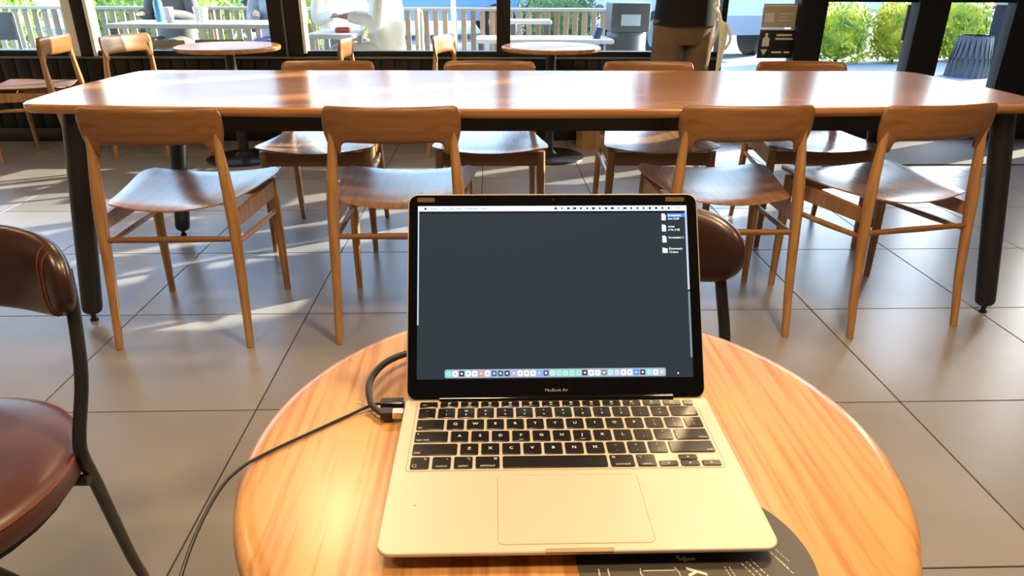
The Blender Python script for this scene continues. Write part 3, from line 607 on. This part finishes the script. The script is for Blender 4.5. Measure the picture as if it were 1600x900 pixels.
# ------------------------------------------------------------------ people
def skin_obj(name, P, E, m, parent=None, sub=2):
    me = bpy.data.meshes.new(name); me.from_pydata([p[0] for p in P], E, []); o = bpy.data.objects.new(name, me); COL.objects.link(o)
    md = o.modifiers.new('s', 'SKIN'); o.modifiers.new('u', 'SUBSURF').levels = sub
    for v, p in zip(me.skin_vertices[0].data, P):
        r = p[1]; v.radius = r if hasattr(r, '__len__') else (r, r); v.use_root = False
    me.skin_vertices[0].data[0].use_root = True
    n = bpy.data.meshes.new_from_object(o.evaluated_get(bpy.context.evaluated_depsgraph_get())); bpy.data.objects.remove(o)
    n.materials.clear(); n.materials.append(m); n.shade_smooth(); n.name = name
    q = bpy.data.objects.new(name, n); COL.objects.link(q)
    if parent: q.parent = parent
    return q
skinm = mat('skin', (.50, .29, .20), .5)
def person(loc, rz, label, top, bottom, hairc, sit=False, shoe=None, scale=1.0, group=None, arm_front=False):
    r = empty('person', loc, rz); r.scale = (scale,) * 3; tag(r, label, 'person', group)
    tm_ = mat('cloth_%d_%d_%d' % tuple(int(v * 999) for v in top), top, .85, 0, .2, tuple(v * 1.15 for v in top), 12, bump=.3)
    bm_ = mat('cloth_%d_%d_%d' % tuple(int(v * 999) for v in bottom), bottom, .85, 0, .2, tuple(v * .8 for v in bottom), 9, bump=.5)
    hm = mat('hair_%d' % int(hairc[0] * 999), hairc, .6)
    if not sit:
        hip, kn, an = .92, .50, .09; leg = lambda s: [(s * .10, 0, .86), (s * .105, .015, kn), (s * .11, -.02, an), (s * .115, .12, .035)]
        ph = 0
    else:
        hip = .50; leg = lambda s: [(s * .10, .04, .50), (s * .12, .42, .47), (s * .12, .42, .09), (s * .12, .54, .035)]
    z0 = hip
    arms = lambda s: [(s * .185, 0, z0 + .50), (s * .235, .0 if not sit else .06, z0 + .24), (s * .22 if not sit else s * .14, .10 if not sit else .28, z0 + .05 if not sit else z0 + .28)]
    if arm_front: arms = lambda s: [(s * .185, 0, z0 + .50), (s * .215, .08, z0 + .26), (s * .10, .27, z0 + .20)]
    P = [((0, 0, z0), (.13, .10)), ((0, 0, z0 + .20), (.125, .09)), ((0, 0, z0 + .44), (.14, .10)), ((0, .01, z0 + .56), (.055, .055)), ((0, .02, z0 + .64), (.055, .06)), ((0, .03, z0 + .74), (.085, .095)), ((0, .02, z0 + .82), (.06, .07))]
    E = [(0, 1), (1, 2), (2, 3), (3, 4), (4, 5), (5, 6)]
    for s in (-1, 1):
        k0 = len(P)
        for q, (pt, rd) in enumerate(zip(leg(s), (.085, .058, .042, .035))): P.append((pt, rd)); E.append((0 if q == 0 else k0 + q - 1, k0 + q))
        k0 = len(P)
        for q, (pt, rd) in enumerate(zip(arms(s), (.052, .040, .028))): P.append((pt, rd)); E.append((2 if q == 0 else k0 + q - 1, k0 + q))
        hx, hy, hz = arms(s)[2]; d = Vector((0, .6, -.8)) if not sit else Vector((-s * .3, 1, 0)); d.normalize()
        pal_ = len(P); P.append(((hx + d.x * .05, hy + d.y * .05, hz + d.z * .05), .026)); E.append((k0 + 2, pal_))
        for f in range(4):
            o_ = (f - 1.5) * .017; L_ = .075 - abs(f - 1.3) * .008; a_ = len(P)
            P.append(((hx + d.x * .10 + (o_ if sit else 0), hy + d.y * .10 + (0 if sit else o_), hz + d.z * .10), .009)); P.append(((hx + d.x * (.10 + L_), hy + d.y * (.10 + L_) + (0 if sit else o_ * 1.1), hz + d.z * (.10 + L_) - .008), .008)); E += [(pal_, a_), (a_, a_ + 1)]
        a_ = len(P); P.append(((hx + d.x * .06 - s * .03, hy + d.y * .06 + .02, hz + d.z * .06 + .01), .010)); E.append((pal_, a_))
    skin_obj('body', P, E, skinm, r)
    # trousers and top
    def rings(mb, R_, n=24):
        vs = [(cx + rx * math.cos(2 * PI * q / n), cy + ry * math.sin(2 * PI * q / n), z) for cx, cy, rx, ry, z in R_ for q in range(n)]
        fs = [(a * n + q, a * n + (q + 1) % n, (a + 1) * n + (q + 1) % n, (a + 1) * n + q) for a in range(len(R_) - 1) for q in range(n)]
        mb.add(vs, fs + [tuple(range(n))[::-1], tuple(range((len(R_) - 1) * n, len(R_) * n))])
    tr_ = MB()
    if sit: rings(tr_, [(0, 0, .14, .12, z0 - .09), (0, 0, .185, .15, z0 - .03), (0, 0, .18, .14, z0 + .10)])
    else: rings(tr_, [(0, 0, .12, .10, z0 - .20), (0, 0, .180, .130, z0 - .12), (0, 0, .185, .14, z0 - .02), (0, 0, .172, .130, z0 + .10)])
    for s in (-1, 1):
        sh = leg(s); a_, b_, c_ = (Vector(q) for q in sh[:3])
        if sit: a_ = Vector((s * .09, 0, z0 - .01))
        tr_.tube(spline([a_, a_.lerp(b_, .5), b_, b_.lerp(c_, .5), c_ + Vector((0, 0, .01))], 5), [.098 - .0012 * q for q in range(21)], 16, True)
        skin_obj('shoe', [((sh[2][0], sh[2][1] - .03, .045), (.040, .04)), ((sh[3][0], sh[3][1] - .05, .045), (.045, .038)), ((sh[3][0], sh[3][1] + .03, .035), (.038, .03))], [(0, 1), (1, 2)], shoe or black, r, 1)
    tr_.build('trousers', bm_, r, 60)
    tp_ = MB(); rings(tp_, [(0, 0, .198, .158, z0 - (.09 if not sit else .05)), (0, 0, .186, .148, z0 + .10), (0, 0, .192, .145, z0 + .34), (0, 0, .185, .125, z0 + .46), (0, .01, .12, .09, z0 + .535), (0, .01, .068, .068, z0 + .565)])
    for s in (-1, 1):
        a3 = [Vector(q) for q in arms(s)]
        tp_.tube(spline([a3[0] + Vector((-s * .04, 0, 0)), a3[0].lerp(a3[1], .5), a3[1], a3[1].lerp(a3[2], .5), a3[2]], 5), [.070 - .0013 * q for q in range(21)], 14, True)
    tp_.build('top', tm_, r, 60)
    mb = MB(); mb.ball((0, .015, z0 + .785), (.092, .105, .10), 3); mb.ball((0, -.03, z0 + .74), (.088, .075, .10), 2); mb.build('hair', hm, r, 80)
    fc = MB(); fc.ball((0, .125, z0 + .735), (.014, .02, .02), 1); fc.ball((-.088, .03, z0 + .74), (.012, .02, .03), 1); fc.ball((.088, .03, z0 + .74), (.012, .02, .03), 1); fc.build('nose_and_ears', skinm, r)
    ey = MB(); ey.ball((-.033, .115, z0 + .755), .010, 1); ey.ball((.033, .115, z0 + .755), .010, 1); ey.box(-.022, .022, .112, .120, z0 + .688, z0 + .695); ey.build('eyes_and_mouth', mat('dark_feature', (.08, .03, .03), .4), r)
    return r
p0 = person((1.19, 4.50, 0), 0.25, 'standing person in a black top and khaki trousers by the window, seen waist down', (.010, .010, .013), (.17, .112, .068), (.03, .02, .015), arm_front=True)
cl = mat('white_cloth', (.85, .83, .70), .8, 0, .2, (.70, .68, .55), 20)
ca = MB()
ca.tube(spline([(1.36, 4.36, .955), (1.40, 4.33, .86), (1.37, 4.31, .76), (1.35, 4.31, .70)], 5), [.018] * 8 + [.014] * 8, 10, True, .5)
ca.tube(spline([(1.40, 4.34, .86), (1.425, 4.33, .80), (1.42, 4.32, .66), (1.41, 4.32, .55)], 5), [.020, .025, .030, .034, .036, .036, .035, .034, .030, .028, .026, .024, .022, .018, .012, .006], 10, True, .5)
ca.tube(spline([(1.40, 4.34, .86), (1.45, 4.34, .83), (1.475, 4.34, .76), (1.45, 4.34, .70)], 5), .012, 8, True, .6)
ca.tube(spline([(1.385, 4.35, .94), (1.375, 4.35, .99), (1.39, 4.36, .86)], 5), .012, 8, True, .6)
ca_ = ca.build('white_cloth', cl); ca_.location.x = -.045
tag(ca_, 'knotted white cloth hanging at the right hip of the standing person', 'cloth')
kb = mat('kraft_paper', (.32, .20, .10), .8, 0, .2, (.24, .14, .07), 12, bump=1)
pb = MB().slab(rrect(-.09, .09, -.05, .05, .01, 2), [(.0, 0), (.004, .06), (-.002, .12), (.02, .17), (.025, .20)]).build('paper_bag', kb, None, 20); pb.location = (.70, 4.86, 0); pb.rotation_euler = (0, 0, .4)
tag(pb, 'crumpled brown paper bag on the floor by the round table base', 'bag')

# ------------------------------------------------------------------ outdoors
cn = empty('sun_block_canopy', (-1.5, 6.2, 2.78)); tag(cn, 'flat dark canopy added out of view over the terrace to cut the sunlight', 'canopy')  # unseen canopy, added so only bands of sun reach the floor
MB().box(-4.5, 5.0, -1.0, 1.0, 0, .12, .01).build('sun_block_roof', blackframe, cn)
for xx in (-4.2, -1.0, 2.0): MB().box(xx, xx + .08, -1.0, 1.0, -.10, 0).build('bracket', blackframe, cn)
pave = mat('paving', (.20, .25, .31), .7, 0, .3, (.26, .31, .37), 3)
struct(MB().box(-14, 24, WY_ + .1, 34, -.2, -.02).build('ground_1', pave))
slatm = mat('fence_wood', (.34, .23, .15), .7, 0, .3, (.46, .36, .26), 6, (1, 1, .2), perobj=.25)
fn = empty('fence', (-6.0, 8.0, 0)); tag(fn, 'low wooden fence of upright slats along the terrace outside the windows', 'fence')
s0 = MB().box(0, .055, 0, .02, .0, .76, .003).build('slat', slatm, fn)
NS_ = 76
for i in range(1, NS_): inst(s0, 'slat', fn, (i * .1, 0, random.uniform(-.006, .006)))
MB().box(-.05, NS_ * .1, -.03, .05, .76, .79, .004).build('top_rail', mat('rail_grey', (.45, .43, .40), .6), fn); MB().box(-.05, NS_ * .1, .02, .05, .12, .17, .004).build('bottom_rail', slatm, fn)
for i in range(6): MB().box(i * 1.5, i * 1.5 + .08, .02, .10, 0, .80, .004).build('post', slatm, fn)
# outdoor furniture
greyw = mat('terrace_white', (.62, .66, .70), .45); greyd = mat('terrace_grey', (.10, .11, .12), .5); seatd = mat('terrace_wicker', (.30, .19, .08), .6)
def bench(x0, x1, y0, y1, z, lab, m=greyw, legm=greyd, cat='table', name='terrace_table', group=None, th=.035):
    t = empty(name, ((x0 + x1) / 2, (y0 + y1) / 2, 0)); tag(t, lab, cat, group); a, b = (x1 - x0) / 2, (y1 - y0) / 2
    MB().box(-a, a, -b, b, z - th, z, .004).build('tabletop' if cat == 'table' else 'seat', m, t)
    for sx in (-1, 1):
        for sy in (-1, 1): MB().box(sx * (a - .04) - .02, sx * (a - .04) + .02, sy * (b - .04) - .02, sy * (b - .04) + .02, -.02, z - th).build('leg', legm, t)
    return t
bench(-3.05, -1.62, 6.0, 6.6, .735, 'long pale table outside the left window with people behind it')
bench(-1.42, -1.06, 5.75, 6.35, .68, 'small white terrace table outside the window, in front of the person in white', legm=greyw)
bench(-.12, 1.12, 6.6, 7.1, .58, 'long pale bench table outside, beside the rubbish bin')
bench(.20, .62, 7.35, 7.65, .70, 'short pale table against the fence, behind the bench table')
def tchair(x, y, rz, lab, m, h=.80, group='terrace chairs'):
    t = empty('terrace_chair', (x, y, -.02), rz); tag(t, lab, 'chair', group)
    MB().box(-.21, .21, -.2, .2, .43, .455, .008).build('seat', m, t)
    MB().box(-.20, .20, -.215, -.19, .56, h, .01).build('backrest', m, t)
    for sx in (-1, 1):
        MB().tube([(sx * .19, -.20, 0), (sx * .19, -.205, h - .03)], .014, 8).build('leg', m, t); MB().tube([(sx * .19, .18, 0), (sx * .19, .17, .43)], .014, 8).build('leg', m, t)
tchair(-4.55, 7.1, .15, 'dark grey terrace chair outside the window at the far left', greyd)
tchair(-2.75, 6.0, 3.0, 'wicker coloured terrace chair at the long pale table, left one', seatd, .62)
tchair(-2.25, 6.05, 3.2, 'wicker coloured terrace chair at the long pale table, right one', seatd, .62)
tchair(-.78, 6.25, 1.7, 'white terrace chair outside the window holding the person in white', greyw, .86)
whitec = (.80, .78, .74)
person((-.86, 6.25, .01), 1.65, 'person in white clothes sitting at the small white terrace table', whitec, (.75, .70, .60), (.10, .06, .03), True, white)
person((-3.05, 7.35, -.02), PI - .2, 'person in grey clothes sitting behind the long pale table outside', (.16, .17, .18), (.15, .15, .15), (.04, .03, .02), True)
person((-2.05, 7.35, -.02), PI, 'person in pale blue clothes sitting behind the long pale table outside', (.42, .50, .62), (.16, .22, .38), (.15, .09, .04), True)
person((-1.45, 7.3, -.02), PI + .5, 'person in a bright white top at the right end of the long pale table', (.85, .86, .84), (.2, .2, .2), (.05, .03, .02), True)
blue = mat('bottle_blue', (.10, .35, .65), .15); 
t = empty('water_bottle', (-2.74, 6.3, .735)); tag(t, 'blue water bottle standing on the long pale terrace table', 'bottle')
MB().lathe([(.033, 0), (.035, .01), (.035, .15), (.014, .19), (.014, .21)], 20).build('bottle_body', blue, t); MB().lathe([(.016, .205), (.016, .23)], 14).build('cap', white, t)
for i, (x_, y_) in enumerate(((-2.62, 6.2), (-2.42, 6.3), (-2.36, 6.25))):
    c_ = MB().lathe([(.028, 0), (.040, .11), (.042, .115), (.036, .12)], 20).build('paper_cup', white); c_.location = (x_, y_, .735)
    tag(c_, ('white paper cup next to the blue bottle on the terrace table', 'white paper cup at the middle of the long pale terrace table', 'white paper cup just right of the middle one on the terrace table')[i], 'cup', 'cups on the terrace table')
rb = MB().slab(rrect(-.06, .06, -.03, .03, .015, 3), [(.01, 0), (0, .01), (.003, .03), (.015, .04)]).build('red_pouch', mat('red_cloth', (.55, .10, .10), .6)); rb.location = (-1.17, 5.95, .68); tag(rb, 'small red pouch on the small white terrace table', 'pouch')
nh = MB().box(-.03, .03, -.05, .05, 0, .10, .006).build('napkin_holder', mat('holder_blue', (.03, .10, .25), .3)); nh.location = (.98, 6.75, .58); nh.rotation_euler = (0, .25, 0); tag(nh, 'dark blue napkin holder on the right end of the pale bench table', 'holder')
# bin
bn = empty('rubbish_bin', (1.32, 7.1, -.02)); tag(bn, 'tall grey rubbish bin outside at the end of the fence', 'bin')
binm = mat('bin_grey', (.10, .115, .13), .45)
MB().lathe([(.17, 0), (.185, .02), (.19, .62), (.18, .64)], 32).build('bin_body', binm, bn); MB().box(-.185, .185, -.185, .185, .64, .90, .02).build('bin_hood', binm, bn)
MB().box(-.09, .09, -.195, -.184, .70, .80, .003).build('bin_opening', mat('bin_label', (.55, .65, .75), .4), bn)
pp = MB().tube([(-.33, 6.9, -.02), (-.33, 6.9, 2.5)], .022, 12).build('parasol_pole', white); tag(pp, 'white upright pole outside in front of the fence', 'pole')
dp = MB().tube([(-3.02, 5.6, -.02), (-3.02, 5.6, 2.6)], .04, 12).build('downpipe', blackframe); tag(dp, 'thick black pole outside beside the left window frame', 'pole')
# cars
def car(x, y, rz, c, lab):
    t = empty('car', (x, y, -.02), rz); tag(t, lab, 'car', 'parked cars')
    cm = mat('car_%d_%d' % (int(c[0] * 999), int(c[2] * 999)), c, .2, .4, .5, coat=.6)
    prof = [(-2.1, .35), (-2.15, .62), (-2.0, .88), (-1.25, .98), (-.55, 1.42), (.75, 1.45), (1.55, 1.02), (2.0, .95), (2.1, .6), (2.05, .35)]
    vs = []; n = len(prof)
    for yy_, k in ((-.86, .0), (-.80, 1), (.80, 1), (.86, 0)):
        for px_, pz in prof: vs.append((px_, yy_ * (1 if pz < 1.0 else .82), pz))
    fs = [tuple(range(n)), tuple(range(3 * n, 4 * n))[::-1]]
    for a in range(3):
        for j in range(n): fs.append((a * n + j, a * n + (j + 1) % n, (a + 1) * n + (j + 1) % n, (a + 1) * n + j))
    m_ = MB(); m_.add(vs, fs); m_.build('car_body', cm, t, 30)
    gl = mat('car_glass', (.03, .05, .07), .05)
    for s in (-1, 1):
        g_ = MB(); g_.add([(px_, s * .735, pz) for px_, pz in ((-1.0, 1.03), (-.5, 1.36), (.68, 1.38), (1.3, 1.05))], [(0, 1, 2, 3)]); g_.build('side_window', gl, t)
        for wx in (-1.35, 1.3):
            wh = MB(); wh.tube([(wx, s * .70, .33), (wx, s * .89, .33)], .33, 24); wh.build('wheel', black, t); MB().tube([(wx, s * .88, .33), (wx, s * .90, .33)], .2, 16).build('hubcap', steel, t)
        MB().box(-2.14, -2.05, s * .6 - .12, s * .6 + .12, .62, .74, .01).build('headlight', white, t)
car(3.15, 12.8, 1.75, (.42, .47, .53), 'silver blue car parked outside right of the standing person')
car(-1.2, 15.0, 0.1, (.22, .42, .68), 'pale blue car parked beyond the fence')
car(3.4, 18.0, 0.0, (.75, .77, .80), 'white car parked far beyond the fence')
car(-6.5, 17, 0.1, (.15, .16, .18), 'dark grey car parked far left beyond the fence')
# shrubs
def bush(x, y, sx, sy, h_, c1_, c2_, lab, n=1800, seed=1, leaf=.06, name='bush'):
    rnd = random.Random(seed); t = empty(name, (x, y, -.02)); tag(t, lab, 'bush', 'bushes outside')
    fm = mat('leaf_%d_%d' % (int(c1_[0] * 999), int(c2_[1] * 999)), c1_, .6, 0, .3, c2_, 5, contrast=(.4, .6))
    mb = MB(); mb.ball((0, 0, h_ * .48), (sx * .40, sy * .40, h_ * .44), 3)
    for i in range(n):
        a = rnd.uniform(0, 2 * PI); u = rnd.uniform(0, 1) ** .5; zz = rnd.uniform(.02, 1); rr = (1 - max(0, zz - .6) ** 2 * 3.0)
        rr *= rnd.uniform(.72, 1.0); px_, py_, pz_ = sx / 2 * rr * math.cos(a), sy / 2 * rr * math.sin(a), h_ * zz * rnd.uniform(.9, 1.1)
        d = Vector((rnd.uniform(-1, 1), rnd.uniform(-1, 1), rnd.uniform(.2, 1.5))).normalized(); e = d.orthogonal().normalized() * leaf * .35; d = d * leaf * rnd.uniform(.8, 1.8); c = Vector((px_, py_, pz_))
        mb.add([c - e, c + d * .5 - e * .6, c + d, c + e], [(0, 1, 2, 3)])
    mb.build('foliage', fm, t)
    MB().tube([(0, 0, 0), (0, 0, h_ * .4)], .03, 8).build('stem', mat('bark', (.12, .07, .04), .9), t)
yg, yg2 = (.30, .40, .03), (.62, .62, .05)
bush(5.05, 10.5, .80, .7, .80, (.20, .34, .05), yg2, 'bright yellow green bush outside behind the door glass, left one', seed=1)
bush(5.88, 10.5, .72, .7, .86, yg, (.75, .66, .06), 'bright yellow green bush outside behind the door glass, right one', seed=2)
bush(6.95, 10.8, 1.0, .8, .90, (.22, .34, .04), yg2, 'yellow bush outside behind the cloth covered table', seed=3)
bush(8.6, 11.2, 1.8, 1.2, 1.5, (.16, .07, .09), (.34, .20, .24), 'purple leaved bush outside at the far right edge', 2600, 4)
bush(-7.0, 9.8, 2.5, 1.2, 1.1, (.10, .22, .04), (.30, .45, .10), 'green hedge bush beyond the fence at the far left', 2600, 5)
bush(-4.2, 9.7, 2.2, 1.2, 1.1, (.12, .26, .05), (.36, .50, .12), 'green hedge bush beyond the fence behind the long pale table', 2600, 6)
bush(-2.25, 9.8, 1.5, 1.0, 1.0, (.16, .28, .05), (.50, .55, .12), 'green hedge bush beyond the fence left of the wide black post', 2000, 7)
bush(1.15, 12.6, 1.4, 1.2, .95, (.07, .16, .05), (.18, .30, .12), 'dark green bush beyond the rubbish bin', 1800, 8)
# street side building for depth
struct(MB().box(-14, 20, 30, 31, -.1, 6).build('wall_opposite', mat('far_wall', (.45, .42, .40), .8, 0, .3, (.55, .52, .5), 1)))
# cloth covered table and people outside right
t = empty('covered_table', (5.98, 8.9, -.02)); t.scale = (.60, .60, .66); tag(t, 'round outdoor table under a dark grey pleated cloth to the ground', 'table')
ol = [((.40 + .018 * math.sin(q * 22)) * math.cos(q), (.40 + .018 * math.sin(q * 22)) * math.sin(q)) for q in [2 * PI * i / 176 for i in range(176)]]
MB().slab(ol, [(0, 0), (.05, .35), (.11, .72), (.13, .735), (.2, .74)]).build('pleated_cloth', mat('grey_cloth', (.075, .085, .10), .7, 0, .3, (.10, .11, .13), 10), t, 60)
person((6.50, 9.1, -.02), 2.6, 'person in dark trousers standing outside right of the covered table', (.35, .36, .38), (.03, .035, .05), (.05, .04, .03), False, white)
person((7.05, 9.4, -.02), 3.4, 'person in a pale top standing outside at the far right edge', (.55, .55, .60), (.05, .05, .06), (.2, .15, .1), False)
op = MB().tube([(4.35, 7.3, -.02), (4.40, 7.3, .62)], .012, 8).build('rope_post', greyd); tag(op, 'thin dark post standing outside right of the thick door post', 'post')
